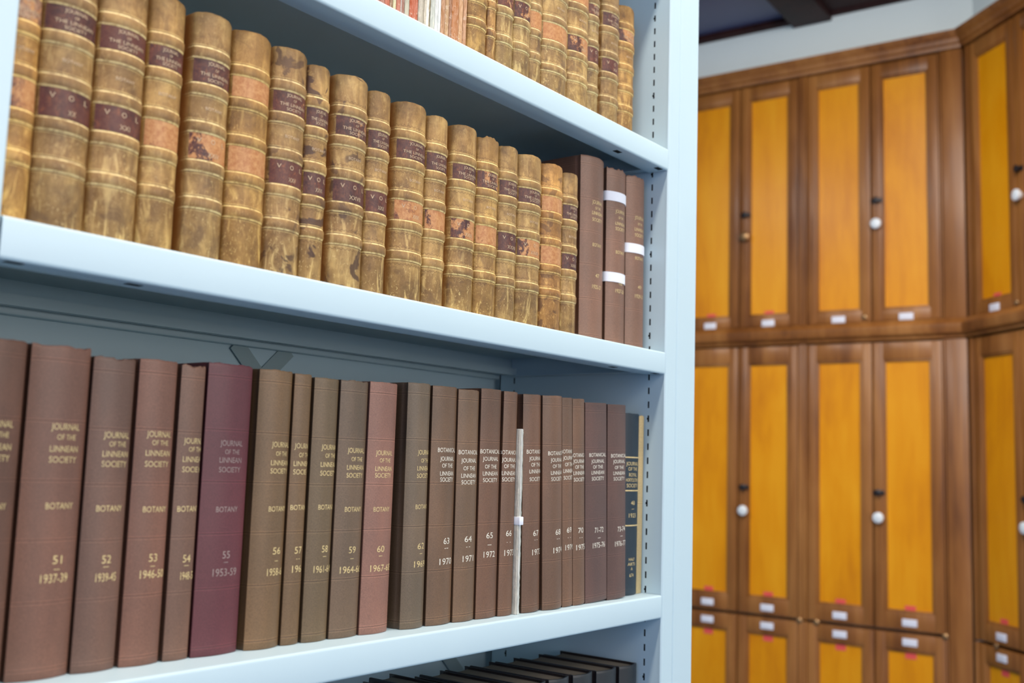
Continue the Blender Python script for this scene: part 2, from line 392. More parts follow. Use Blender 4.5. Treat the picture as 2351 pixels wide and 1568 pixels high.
BANDS = (.832, .690, .528, .374, .226)
def leather_book(x0, x1, ye, z0, h, seed, label, group, tone=(1, 1, 1), stain=.3, bands=BANDS, lab1=((.07, .026, .024), .15), lab2=((.075, .028, .024), .3),
                 num=None, bot=True, lean=0.0, depth=.148, zig=1.0, bulge=.2, title=True, fray=.0004, band_h=.0013):
    w = x1-x0-.0006
    root = empty('leather_book', (x0+.0003, ye, z0+.0003), (0, lean, 0), label=label, cat='book', group=group)
    cs = Case(w, depth, w*bulge, False)
    make_case(cs, h, [b*h for b in bands], band_h, LEATHER, root, tone, seed, fray, props={'stain': stain, 'tone': 0.0, 'zig': zig})
    page_block(cs, h, PAGES, root)
    e = .0056; S = cs.S
    if lab1: patch(cs, -S*.47, S*.47, bands[1]*h+e, bands[0]*h-e, .00035, LABEL, root, 'title_label', lab1[0], {'seed': seed+1.3, 'wear': lab1[1]})
    if lab2: patch(cs, -S*.47, S*.47, bands[3]*h+e, bands[2]*h-e, .00035, LABEL, root, 'volume_label', lab2[0], {'seed': seed+2.7, 'wear': lab2[1]})
    it = []
    if title and lab1 and lab1[1] < .75:
        a, b = bands[0]*h-.0085, bands[1]*h+.0085; k = min(1, S/.058)
        for i, (s, c) in enumerate((('JOURNAL', .0031), ('OF', .0024), ('THE LINNEAN', .0031), ('SOCIETY', .0029))): it.append((s, a+(b-a)*i/3, c, [.40, .08, .68, .38][i]*S, .01*S))
    if num and lab2:
        a, b = bands[2]*h-.011, bands[3]*h+.0105; k = min(1, S/.058)
        it += [('V', a, .0042, .0040, -.28*S), ('O', a, .0042, .0040, .01*S), ('L', a, .0042, .0034, .30*S), (num, b, .0042, .0038*len(num)*k, .04*S)]
    if bot and title: it.append(('BOTANY', (bands[1]+bands[2])/2*h, .0028, .016, 0))
    letter_parts(cs, it, .00055, WORNGILT, root)
    return root

HINGE = (.97, .775, .59, .412, .232, .045)
def cloth_book(x0, x1, ye, z0, h, seed, label, group, color, items, ink, lean=0.0, depth=.155, bulge=.15, fray=.0003, lines=HINGE, pages=PAGES, name='cloth_book', groove=True):
    w = x1-x0-.0006
    root = empty(name, (x0+.0003, ye, z0+.0003), (0, lean, 0), label=label, cat='book', group=group)
    cs = Case(w, depth, w*bulge, groove)
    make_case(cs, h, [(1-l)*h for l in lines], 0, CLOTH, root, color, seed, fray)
    page_block(cs, h, pages, root)
    letter_parts(cs, items or [], .00012, ink, root)
    root['cs'] = 0; del root['cs']
    return root, cs

# ------------------------------------------------------------------ the room
AA = math.radians(93.3); AB = math.radians(48.3); P0 = Vector((2.692, .289, 0)); ZC = 2.01; ZF = -1.30
def box_obj(name, mat, dims, loc=(0, 0, 0), rot=0, **k):
    o = MB().box(*dims).build(name, mat, None, 0, **k); o.location = loc; o.rotation_euler = (0, 0, rot); return o
# wall A local x runs left along the wall, local y towards the room
box_obj('wall_back', PLASTER, (-.05, 3.2, -.16, -.062, ZF, ZC), P0, AA, kind='structure')
box_obj('wall_right', PLASTER, (-3.2, .06, -.16, -.062, ZF, ZC), P0, AB, kind='structure')
box_obj('unseen_bounce_floor', FLOORM, (-5.5, 3.4, -5, 3.8, ZF-.05, ZF), kind='structure')
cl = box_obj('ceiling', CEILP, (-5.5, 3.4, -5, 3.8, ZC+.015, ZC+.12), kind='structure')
trimn = [0]
def trim(mat, prof, x0, x1, rot):
    trimn[0] += 1
    o = MB().prism(prof, x0, x1).build('trim_%d' % trimn[0], mat, None, 30, kind='structure'); o.location = P0; o.rotation_euler = (0, 0, rot); return o
CORN = [(-.06, 1.745), (.012, 1.745), (.014, 1.757), (.022, 1.762), (.026, 1.778), (.040, 1.792), (.044, 1.806), (-.06, 1.806)]
RAIL = [(-.06, .667), (.010, .667), (.012, .676), (.028, .684), (.034, .700), (.034, .716), (.022, .726), (.016, .737), (-.06, .737)]
DROP = [(-.06, 1.998), (-.045, 1.998), (-.030, 2.006), (-.030, 2.024), (-.06, 2.024)]
for prof, m in ((CORN, OAK), (RAIL, OAK), (DROP, CEIL)):
    trim(m, prof, -.02, 3.2, AA); trim(m, prof, -3.2, .02, AB)
# dark timber ceiling beams
def beam(x0, x1, y0, y1, rot=AA, dz=0.0):
    trimn[0] += 1
    o = MB().box(x0, x1, y0, y1, ZC-.03+dz, ZC+.013+dz*.1, .006).build('trim_%d' % trimn[0], CEIL, None, 30, kind='structure'); o.location = P0; o.rotation_euler = (0, 0, rot)
beam(.50, .66, -.06, 4.5); beam(1.75, 1.9, -.06, 4.5); beam(-.02, 3.2, .42, .56, dz=.008)
box_obj('trim_%d' % 90, CEIL, (-3.0, .52, -.06, 1.5, ZC-.0, ZC+.0145), P0, AA, kind='structure')

def door(root, x0, x1, z0, z1, mt, mb, knob=None, labz=None, redz=None, redx=0, redo=True):
    """panelled door: frame of stiles and rails around a recessed panel; x0<x1 local"""
    st = .037; y = .0
    f = MB()
    f.box(x0, x0+st, -.022, y, z0, z1, .003); f.box(x1-st, x1, -.022, y, z0, z1, .003)
    f.box(x0+st-.002, x1-st+.002, -.022, y-.0005, z1-mt, z1, .003); f.box(x0+st-.002, x1-st+.002, -.022, y-.0005, z0, z0+mb, .003)
    for a, b, c, d in ((x0+st-.001, x0+st+.008, z0+mb, z1-mt), (x1-st-.008, x1-st+.001, z0+mb, z1-mt), (x0+st, x1-st, z1-mt-.008, z1-mt+.001), (x0+st, x1-st, z0+mb-.001, z0+mb+.008)):
        f.box(a, b, -.02, y-.005, c, d, .002)
    d = f.build('door', OAK, root)
    MB().box(x0+st-.004, x1-st+.004, -.020, -.012, z0+mb-.004, z1-mt+.004).build('panel', AMBER, d, 0)
    xc = (x0+x1)/2
    if labz is not None: MB().box(xc-.026, xc+.026, -.001, .003, labz-.013, labz+.013, .0015).build('card_label', CARD, d)
    if redz is not None: MB().box(xc-.019, xc+.019, -.0125, -.011, redz-.011, redz+.011).build('red_sticker', REDT, d, 0)
    if knob:
        kx, kb, kw, cw = knob
        MB().box(kx-.020, kx+.020, 0, .004, kb-.009, kb+.009, .002).lathe([(.006, 0), (.006, .007), (.012, .010), (.012, .015), (.007, .018)], (kx, .002, kb), (0, 1, 0)).build('latch', BLACKM, d)
        MB().lathe([(.012, 0), (.011, .004), (.018, .009), (.0205, .015), (.019, .021), (.012, .025), (.002, .026)], (kx, 0, kw), (0, 1, 0)).build('knob', PORC if cw else BRASS, d)
    return d
def cabinet(name, rot, x0, x1, z0, z1, doors, label, group, mt, mb, kz, labz, redz, extra=(), reds=True, whites=True):
    r = empty(name, P0, (0, 0, rot), label=label, cat='cabinet', group=group)
    c = MB().box(x0, x1, -.058, -.024, z0, z1)
    xs = [x0]+[v for d in doors for v in d]+[x1]
    c.box(x0, x0+.0, -.024, -.0, z0, z1) if False else None
    lo, hi = min(d[0] for d in doors), max(d[1] for d in doors)
    c.box(x0, lo-.002, -.024, .004, z0, z1, .003) if lo-.002 > x0+.004 else None
    c.box(hi+.002, x1, -.024, .004, z0, z1, .003) if x1 > hi+.006 else None
    c.build('carcass', OAK, r)
    for i, (a, b, k) in enumerate(doors):
        door(r, a, b, z0+.003, z1-.003, mt, mb, (k, kz[0], kz[1], whites) if k is not None else None, labz, redz if reds else None)
    for ex, ez in extra: MB().lathe([(.011, 0), (.012, .004), (.008, .008), (.002, .009)], (ex, 0.0, ez), (0, 1, 0), 14).build('turn_button', BRASS, r)
    return r
TIERS = (('upper', .738, 1.744, .054, .044, (1.203, 1.112), .754, .794), ('middle', -.384, .664, .066, .062, (.104, .013), -.354, -.306), ('lower', -1.24, -.390, .058, .06, (-.75, -.84), -.422, -.470))
for tn, z0, z1, mt, mb, kz, lz, rz in TIERS:
    g = 'panelled %s cabinets along the far wall' % tn
    word = {'upper': 'upper tier oak cabinet with amber doors', 'middle': 'oak cabinet with amber doors below the rail', 'lower': 'bottom tier oak cabinet with amber doors'}[tn]
    cabinet('wall_cabinet', AA, .600, 1.135, z0, z1, [(.621, .861, None), (.868, 1.112, None)][::1] if False else [(.621, .8615, .8370), (.8665, 1.110, None)], word+', beside the bookcase post', g, mt, mb, kz, lz, rz,
            [(.613, -.388)] if tn == 'middle' else [], whites=tn != 'upper')
    cabinet('wall_cabinet', AA, .079, .600, z0, z1, [(.0885, .3335, .3145), (.3385, .584, None)], word+', just left of the room corner', g, mt, mb, kz, lz, rz,
            [(.362, .759)] if tn == 'upper' else [(.548, -.387), (.090, -.387)] if tn == 'middle' else [], reds=tn != 'upper')
    cabinet('wall_cabinet', AB, -.56, -.012, z0, z1, [(-.279, -.030, None), (-.532, -.283, -.302)], word+', on the angled wall at far right', g, mt, mb, kz, lz, rz,
            [(-.272, .753)] if tn == 'upper' else [(-.129, -.387)] if tn == 'middle' else [])
# corner post and plinths
def corner(z0, z1):
    trimn[0] += 1
    o = MB().box(.0, .077, -.06, .006, z0, z1, .004).build('trim_%d' % trimn[0], OAK, None, 30, kind='structure'); o.location = P0; o.rotation_euler = (0, 0, AA)
corner(.738, 1.744); corner(-1.24, .664)
trim(OAK, [(-.06, ZF), (.02, ZF), (.02, -1.26), (.008, -1.242), (-.06, -1.242)], -.01, 1.14, AA)
trim(OAK, [(-.06, ZF), (.02, ZF), (.02, -1.26), (.008, -1.242), (-.06, -1.242)], -.56, .01, AB)

# ------------------------------------------------------------------ the bookcase
LX = .915; DP = .300; SA, SB, SC, SD = .609, .3245, 0.0, -.345; ST = .912
case = empty('bookcase', (0, 0, ZF), label='pale blue steel bookcase with slotted uprights holding journal volumes', cat='bookcase')
def arc(cx, cy, r, a0, a1, n=4): return [(cx+r*math.cos(math.radians(a0+(a1-a0)*i/n)), cy+r*math.sin(math.radians(a0+(a1-a0)*i/n))) for i in range(n+1)]
def shelf(z, holes=()):
    t = .0014; r = .0028; d = .263; H = .0302
    out = arc(r, -r, r, 90, 180)+arc(r, -H+r, r, 180, 270)+[(.030, -H), (.030, -H+.006), (.030-t, -H+.006), (.030-t, -H+t)]
    out += [(r, -H+t), (t, -H+r), (t, -r), (r, -t)]
    out += [(d, -t), (d, -.0155), (d-.010, -.0155), (d-.010, -.0262), (d+t, -.0262), (d+t, 0)]
    prof = [(y, z-ZF+b) for y, b in out]
    s = MB().prism(prof, -LX+.0013, -.0013)
    for x in (-.0029, -LX+.0015): s.box(x, x+.0014, .031, d-.001, z-ZF-H+.002, z-ZF-t)
    s.box(-.016, -.0045, .031, d-.001, z-ZF-H+.002, z-ZF-H+.0034)
    sh = s.build('shelf', PAINT, case, 35)
    for hx, hy in holes:
        MB().prism([(hy-.0035, z-ZF-H-.0003), (hy+.0035, z-ZF-H-.0003), (hy+.0035, z-ZF-H+.0003), (hy-.0035, z-ZF-H+.0003)], hx-.0065, hx+.0065).build('punched_slot_shade', DARK, sh, 0)
    return sh
HS = ((-.112, .0135), (-.0150, .0075), (-LX+.112, .0135), (-LX+.015, .0075))
shelf(SA, HS); shelf(SB, HS); shelf(SC, HS); shelf(SD); shelf(ST)
# uprights with two columns of slots
PIT = .01905; ZT = .82451
def upright(xi, sgn, z0, z1):
    """xi inner face, box extends away from the shelves (sgn=+1 to the right)"""
    V = []; Fc = []; vm = {}
    def v(x, y, z):
        k = (round(x, 6), round(y, 6), round(z, 6))
        if k not in vm: vm[k] = len(V); V.append((x, y, z-ZF))
        return vm[k]
    cols = [.0039, .0242, .0265, .0277, .2571, .2594, .2606, .286]
    zz = [z0]; i = int((ZT-z1)/PIT)-1; slots = {}
    zc = []
    while ZT-i*PIT > z0+.01:
        c = ZT-i*PIT
        if c+.0045 < z1: zc.append((c, i))
        i += 1
    for c, i in reversed(zc): zz += [c-.0045, c-.0014, c+.0014, c+.0045]; slots[round(c-.0045, 6)] = 0; slots[round(c-.0014, 6)] = 2 if i % 6 == 1 else 1; slots[round(c+.0014, 6)] = 0
    zz.append(z1)
    for a, b in zip(zz, zz[1:]):
        for k, (p, q) in enumerate(zip(cols, cols[1:])):
            s = slots.get(round(a, 6))
            if s is not None and (k in (1, 4+0) if s != 2 else k in (1, 2, 4, 5)): continue
            if s is not None and k == 4: continue
            Fc.append((v(xi, p, a), v(xi, q, a), v(xi, q, b), v(xi, p, b)))
    name = MB()
    o = mesh('side_panel', V, Fc, PAINT, case)
    X = lambda a, b: (xi+a, xi+b) if sgn > 0 else (xi-b, xi-a)
    # added matt black sheet standing in for the shade inside the slots
    a, b = X(.004, .0046); MB().box(a, b, .003, .284, z0-ZF, z1-ZF).build('slot_shade_sheet', DARK, o, 0)
    f = MB(); a, b = X(0.0, .0304); 
    prof = [(0, .004), (.0, .0016), (.0016, 0), (.0288, 0), (.0304, .0016), (.0304, .004)]
    P = [((xi+sgn*p), q) for p, q in prof]; f.prism(P, z0-ZF, z1-ZF, 'z')
    P = [((xi+sgn*p), q) for p, q in [(.0312, .004), (.0312, .0012), (.0324, 0), (.0838, 0), (.0853, .0016), (.0853, .285), (.0838, .286), (.0312, .286)]]; f.prism(P, z0-ZF, z1-ZF, 'z')
    f.build('upright', PAINT, case, 35)
    MB().box(*X(.0, .030), .2842, .2862, z0-ZF, z1-ZF).build('upright_back', PAINT, o, 0)
upright(0, 1, ZF, 1.12); upright(-LX, -1, ZF, 1.12)
MB().box(-LX-.08, .08, .299, .301, 0, 2.4).build('back_panel', PAINT, case, 0)
MB().box(-LX, -.0, .2862, .2985, .2935-ZF, .3075-ZF, .002).build('cross_rail', PAINT, case); MB().box(-LX, 0, .2862, .2985, -.34-ZF, -.30-ZF, .002).build('cross_rail', PAINT, case)
def strap(pa, pb, w=.020, dy=0.0):
    a, b = Vector(pa), Vector(pb); d = (b-a).normalized(); n = Vector((-d.y, d.x))*w/2
    q = [a+n, b+n, b-n, a-n]; V = [(p.x, .2952+dy, p.y-ZF) for p in q]+[(p.x, .2968+dy, p.y-ZF) for p in q]
    Fc = [(0, 1, 2, 3), (7, 6, 5, 4)]+[(i, i+4, (i+1) % 4+4, (i+1) % 4) for i in range(4)]
    mesh('cross_brace', V, Fc, STRAP, case)
# crossed flat straps behind the shelves; each pair starts at the tie rail and spreads downwards
strap((-.487, .297), (-.030, -.165)); strap((-.405, .297), (-.885, -.165), dy=.0018)

# ------------------------------------------------------------------ shelf C: cloth volumes
def E(x): return float(np.interp(x, [-.9, -.6, -.25, 0], [.048, .034, .0165, .0175]))
G1 = 'brown cloth journal volumes on the second lowest shelf'
# where the lettering starts on each spine (arc position of title, section, number, year) and the widths of number and year
TW = {'63': 0.03, '64': 0.0322, '65': 0.0338, '66': 0.0318, '67': 0.0335, '68': 0.034, '69': 0.031, '70': 0.032, '71-72': 0.0385, '73-74': 0.0385}
TX = {'50': (-.007, -.006, .002, -.006, .008, .022), '51': (-0.0066, -0.0061, 0.0027, -0.0057, 0.0078, 0.0226), '52': (-0.0074, -0.0088, -0.0013, -0.0054, 0.0080, 0.0183), '53': (-0.0090, -0.0078, 0.0003, -0.0065, 0.0080, 0.0234),
      '54': (-0.0065, -0.0081, -0.0002, -0.0015, 0.0078, 0.0160), '55': (-0.0091, -0.0092, -0.0001, -0.0087, 0.0078, 0.0254), '56': (-0.0050, -0.0044, 0.0028, -0.0024, 0.0106, 0.0230),
      '57': (-0.0075, -0.0081, -0.0015, -0.0032, 0.0094, 0.0150), '58': (-0.0057, -0.0057, 0.0009, -0.0072, 0.0085, 0.0233), '59': (-0.0083, -0.0081, -0.0010, -0.0103, 0.0094, 0.0298),
      '60': (-0.0102, -0.0098, -0.0034, -0.0105, 0.0102, 0.0308), '62': (-0.0048, -0.0050, -0.0005, -0.0044, 0.0120, 0.0195), '63': (-0.0119, 0.0000, -0.0003, -0.0054, 0.0101, 0.0215),
      '64': (-0.0159, 0.0000, -0.0052, -0.0073, 0.0117, 0.0187), '65': (-0.0172, 0.0000, -0.0055, -0.0090, 0.0112, 0.0199), '66': (-0.0167, 0.0000, -0.0049, -0.0065, 0.0101, 0.0193),
      '67': (-0.0127, 0.0000, -0.0015, -0.0030, 0.0120, 0.0209), '68': (-0.0135, 0.0000, -0.0014, -0.0052, 0.0120, 0.0215), '69': (-0.0129, 0.0000, -0.0033, -0.0059, 0.0104, 0.0170),
      '70': (-0.0156, 0.0000, -0.0040, -0.0074, 0.0120, 0.0202), '71-72': (-0.0163, 0.0000, -0.0050, -0.0091, 0.0205, 0.0285), '73-74': (-0.0150, 0.0000, -0.0005, -0.0064, 0.0205, 0.0284)}
def titles1(zs, num, yr, w, k=1.0):
    J, O, L, S_, B, N, D, Y = zs; T, b, n, y, wn, wy = TX[num]; c = T+.0120; cn = n+wn/2
    return [('JOURNAL', J, .0050, .0238, c), ('OF THE', O, .0042, .0158, c+.001), ('LINNEAN', L, .0048, .0236, c), ('SOCIETY', S_, .0048, .0228, c-.0004),
            ('BOTANY', B, .0048, .0228, b+.0114), (num, N, .0064, wn, cn), ('-', D, .0028, .0048, cn), (yr, Y, .0066, wy, y+wy/2)]
def titles2(zs, num, yr, k=1.0):
    Bt, J, O, L, S_, N, D, Y = zs; T, b, n, y, wn, wy = TX[num]; k = TW.get(num, .0345)/.0345; c = T+.0173*k; cn = n+wn/2
    return [('BOTANICAL', Bt, .0048, .0345*k, c), ('JOURNAL', J, .0047, .0272*k, c), ('OF THE', O, .0045, .0205*k, c), ('LINNEAN', L, .0047, .0262*k, c),
            ('SOCIETY', S_, .0047, .0252*k, c), (num, N, .0066, wn, cn), ('-', D, .0030, .0068, cn), (yr, Y, .0068, wy, y+wy/2)]
MV = (.165, .082, .062); OL = (.150, .094, .050); BR = (.150, .088, .058)
rowC = [  # x0, x1, h, colour, num, year, style, line heights, bulge, label, fray, lean
 (-.912, -.8640, .2445, (0.127, 0.064, 0.047), '50', '1935-37', 1, (.1837, .1759, .1672, .1592, .1251, .0857, .0787, .0723), .12, 'brown cloth volume cut off by the left edge of the photo', .0004, 0),
 (-.8618, -.8140, .2440, MV, '51', '1937-39', 1, (.1837, .1759, .1672, .1592, .1251, .0857, .0787, .0723), .12, 'thick mauve-brown cloth volume numbered 51, widest of its shelf', .0012, 0),
 (-.8128, -.7765, .2392, (0.141, 0.079, 0.062), '52', '1939-45', 1, (.1792, .1722, .1645, .1568, .1227, .0841, .0785, .0705), .12, 'mauve-brown cloth volume numbered 52 with a notched spine top', .0016, 0),
 (-.7740, -.7388, .2412, MV, '53', '1946-50', 1, (.1814, .1745, .1662, .1575, .1216, .0834, .0769, .0707), .12, 'mauve-brown cloth volume numbered 53 beside the one numbered 52', .0004, 0),
 (-.7360, -.7122, .2398, (0.155, 0.086, 0.064), '54', '1948-52', 1, (.1772, .1702, .162, .1537, .1215, .0812, .0756, .0673), .10, 'narrow brown cloth volume numbered 54, left of the purple one', .0016, 0),
 (-.7105, -.6640, .2442, (0.113, 0.030, 0.042), '55', '1953-59', 1, (.1766, .1692, .1622, .1541, .1207, .0827, .0765, .0682), .09, 'purple-red cloth volume numbered 55 with faded lettering', .0006, 0),
 (-.6584, -.6205, .2432, OL, '56', '1958-61', 1, (.1772, .1691, .161, .1538, .1205, .0839, .0752, .0657), .15, 'olive-brown cloth volume numbered 56, right of the purple one', .0006, 0),
 (-.6195, -.5990, .2424, OL, '57', '1961', 1, (.1769, .1686, .1608, .1533, .1214, .0833, .0756, .0667), .13, 'slim olive-brown cloth volume numbered 57', .0004, 0),
 (-.5965, -.5660, .2407, (0.141, 0.099, 0.058), '58', '1961-64', 1, (.1767, .1688, .1606, .1526, .1214, .0833, .0765, .0651), .13, 'light brown cloth volume numbered 58', .0003, 0),
 (-.5648, -.5285, .2412, (0.127, 0.089, 0.062), '59', '1964-66', 1, (.1746, .1664, .1585, .151, .119, .0811, .073, .0628), .11, 'brown cloth volume numbered 59, left of the pink-brown one', .0008, 0),
 (-.5278, -.4895, .2425, (0.235, 0.122, 0.099), '60', '1967-68', 1, (.1733, .166, .1579, .1514, .1186, .0805, .0739, .0622), .11, 'faded pink-brown cloth volume numbered 60', .0003, 0),
 (-.4745, -.4402, .2455, (0.132, 0.099, 0.070), '62', '1969', 1, (.1753, .1669, .1591, .1516, .1204, .0811, .0737, .0633), .16, 'grey-brown cloth volume numbered 62 with its left cover in view', .0003, -.010),
 (-0.4385, -0.3995, .2450, (0.132, 0.080, 0.050), '63', '1970', 2, (.1786, .1696, .1624, .1543, .148, .0848, .0774, .0639), .12, 'brown cloth volume numbered 63 with pale lettering', .0002, -0.012),
 (-0.3988, -0.3640, .2442, (0.143, 0.089, 0.056), '64', '1971', 2, (.1773, .1685, .1602, .1524, .1455, .0857, .0775, .0652), .12, 'brown cloth volume numbered 64 with pale lettering', .0002, -0.015),
 (-0.3632, -0.3278, .2478, (0.132, 0.072, 0.048), '65', '1972', 2, (.1792, .1712, .1627, .1552, .1481, .0883, .0783, .068), .08, 'brown cloth volume numbered 65 with pale lettering', .0002, -0.012),
 (-0.3272, -0.3018, .2474, (0.136, 0.074, 0.048), '66', '1973', 2, (.1792, .171, .1638, .1561, .1492, .0899, .0802, .0685), .12, 'brown cloth volume numbered 66, left of the torn white pamphlet', .0002, -0.004),
 (-0.2866, -0.2522, .2465, (0.132, 0.072, 0.048), '67', '1973', 2, (.1809, .1731, .166, .1584, .1496, .0882, .0807, .0668), .13, 'brown cloth volume numbered 67, right of the torn white pamphlet', .0002, -0.034),
 (-0.2492, -0.2092, .2475, (0.146, 0.082, 0.054), '68', '1974', 2, (.18, .1722, .1648, .1572, .1501, .0882, .0804, .0673), .15, 'brown cloth volume numbered 68 with pale lettering', .0002, -0.043),
 (-0.2084, -0.1866, .2478, (0.141, 0.080, 0.052), '69', '1974', 2, (.1833, .1756, .1678, .1601, .152, .0899, .081, .0695), .09, 'narrow brown cloth volume numbered 69', .0002, -0.045),
 (-0.1860, -0.1602, .2480, (0.141, 0.080, 0.052), '70', '1975', 2, (.1794, .1721, .1651, .1578, .15, .0887, .0799, .0685), .09, 'narrow brown cloth volume numbered 70', .0002, -0.045),
 (-0.1592, -0.1100, .2452, (0.099, 0.056, 0.052), '71-72', '1975-76', 2, (.1803, .1724, .1653, .1583, .1509, .0874, .0776, .0688), .03, 'flat-backed brown cloth volume numbered 71-72', .0, -0.042),
 (-0.1092, -0.0650, .2462, (0.099, 0.055, 0.050), '73-74', '1976-77', 2, (.1807, .1733, .1656, .1584, .1513, .0872, .0782, .0689), .05, 'flat-backed brown cloth volume numbered 73-74, right of 71-72', .0, -0.034),
]
rc = random.Random(5)
for i, (x0, x1, h, c, num, yr, st, zs, bl, lab, fr, ln) in enumerate(rowC):
    k = 1.12 if i < 6 else 1.0
    it = titles1(zs, num, yr, x1-x0, k) if st == 1 else titles2(zs, num, yr, 1.08 if '-' in num else 1.0)
    ink = FADEDGILT if num == '55' else GOLD if st == 1 else PALEGOLD
    cloth_book(x0, x1, E(x0), SC, h, 3.1+i*1.7, lab, G1, c, it, ink, lean=ln, bulge=bl, fray=fr)

def pamphlet(x0, x1, ye, z0, h, color, seed, label, group, lean=0.0, depth=.15, bulge=.12, pages=PAGES, fray=.0003):
    w = x1-x0-.0003
    root = empty('pamphlet', (x0+.00015, ye, z0+.0003), (0, lean, 0), label=label, cat='pamphlet', group=group)
    cs = Case(w, depth, w*bulge, False, 7)
    make_case(cs, h, [], 0, PAPER, root, color, seed, fray, t=min(.0006, w*.15))
    page_block(cs, h, pages, root, .001, min(.0007, w*.17), .0008)
    return root, cs
# unbound white pamphlet with ragged spine, tied with white tape
def torn_pamphlet(x0, x1, ye, z0, h, label, group, lean=0.0, strips=((0, .3), (.3, .55), (.55, .8), (.8, 1)), cols=None, tape=None, seed=1):
    rr = random.Random(seed); w = x1-x0
    root = empty('pamphlet', (x0, ye, z0+.0003), (0, lean, 0), label=label, cat='pamphlet', group=group)
    for q, (a, b) in enumerate(strips):         # folded sections of paper, ragged at the spine
        n = 46; V = []; Fc = []; am = (.0007 if q == len(strips)-1 else .0004 if q >= len(strips)-2 else .0001)
        base = -.0025*math.sin(math.pi*(a+b)/2)
        for j in range(n+1):
            z = h*j/n-(rr.uniform(0, .0015) if j == n else 0); e = base+rr.uniform(-am, am)
            xa, xb = w*a+.0002+rr.uniform(0, am*.3), w*b-.0002+(rr.uniform(-am, am)*.4 if b < 1 else 0)
            V += [(xa, .14, z), (xa, e+.0012, z), ((xa+xb)/2, e, z), (xb, e+.0012, z), (xb, .14, z)]
        for j in range(n):
            for i in range(5):
                p = j*5+i; r_ = j*5+(i+1) % 5; Fc.append((p, r_, r_+5, p+5))
        Fc += [(4, 3, 2, 1, 0), tuple(n*5+i for i in range(5))]
        c = (cols or [(.62, .62, .54), (.80, .84, .80), (.58, .66, .60), (.74, .78, .72)])[q % 4]
        mesh('paper_section', V, Fc, PAPER, root, False, c, None, {'seed': seed+q*1.1})
    if tape:
        MB().box(-.0004, w+.0004, -.0036, .142, tape-.0046, tape+.0046, .0008).build('tape', TAPE, root, label='white tape tied round the pamphlet')
    return root
torn_pamphlet(-.2998, -.2930, .0170, SC, .2065, 'thin torn white pamphlet tied with white tape between volumes 66 and 67', 'pamphlets', lean=-.010, tape=.1030, seed=4)
# navy volume and thin cream book at the right end
nvi = [('JOURNAL', .1719, .0050, .030, 0), ('OF THE', .1649, .0048, .022, 0), ('ROYAL', .1572, .0050, .019, 0), ('HORTICULTURAL', .1503, .0048, .030, 0), ('SOCIETY', .143, .0050, .027, 0),
       ('48', .1202, .0055, .009, 0), ('-', .1122, .0025, .006, 0), ('1923', .1038, .0058, .017, 0), ('HALF', .0465, .0040, .014, 0), ('ARTS', .0404, .0042, .018, 0), ('A', .0344, .0042, .004, 0), ('674', .026, .0046, .010, 0)]
nr, ncs = cloth_book(-.0560, -.0190, .0285, SC, .2385, 81.0, 'navy blue cloth volume with gold lettering near the right upright', G1, (.012, .026, .045), nvi, GOLD, bulge=.10, lines=(.97,))
for z in (.1800, .1362, .0905): patch(ncs, -ncs.S*.5, ncs.S*.5, z-.0008, z+.0008, .0002, GOLD, nr, 'gilt_rule', label='gold rule across the spine')
cloth_book(-.0180, -.0035, .0300, SC, .2370, 88.0, 'thin cream-backed book standing against the right upright', G1, (.50, .40, .22), [('PROCEEDINGS', .05+.018*i, .003, .010, 0) for i in range(0)], GOLD, bulge=.08, lines=(.5,), fray=.0008, groove=False)

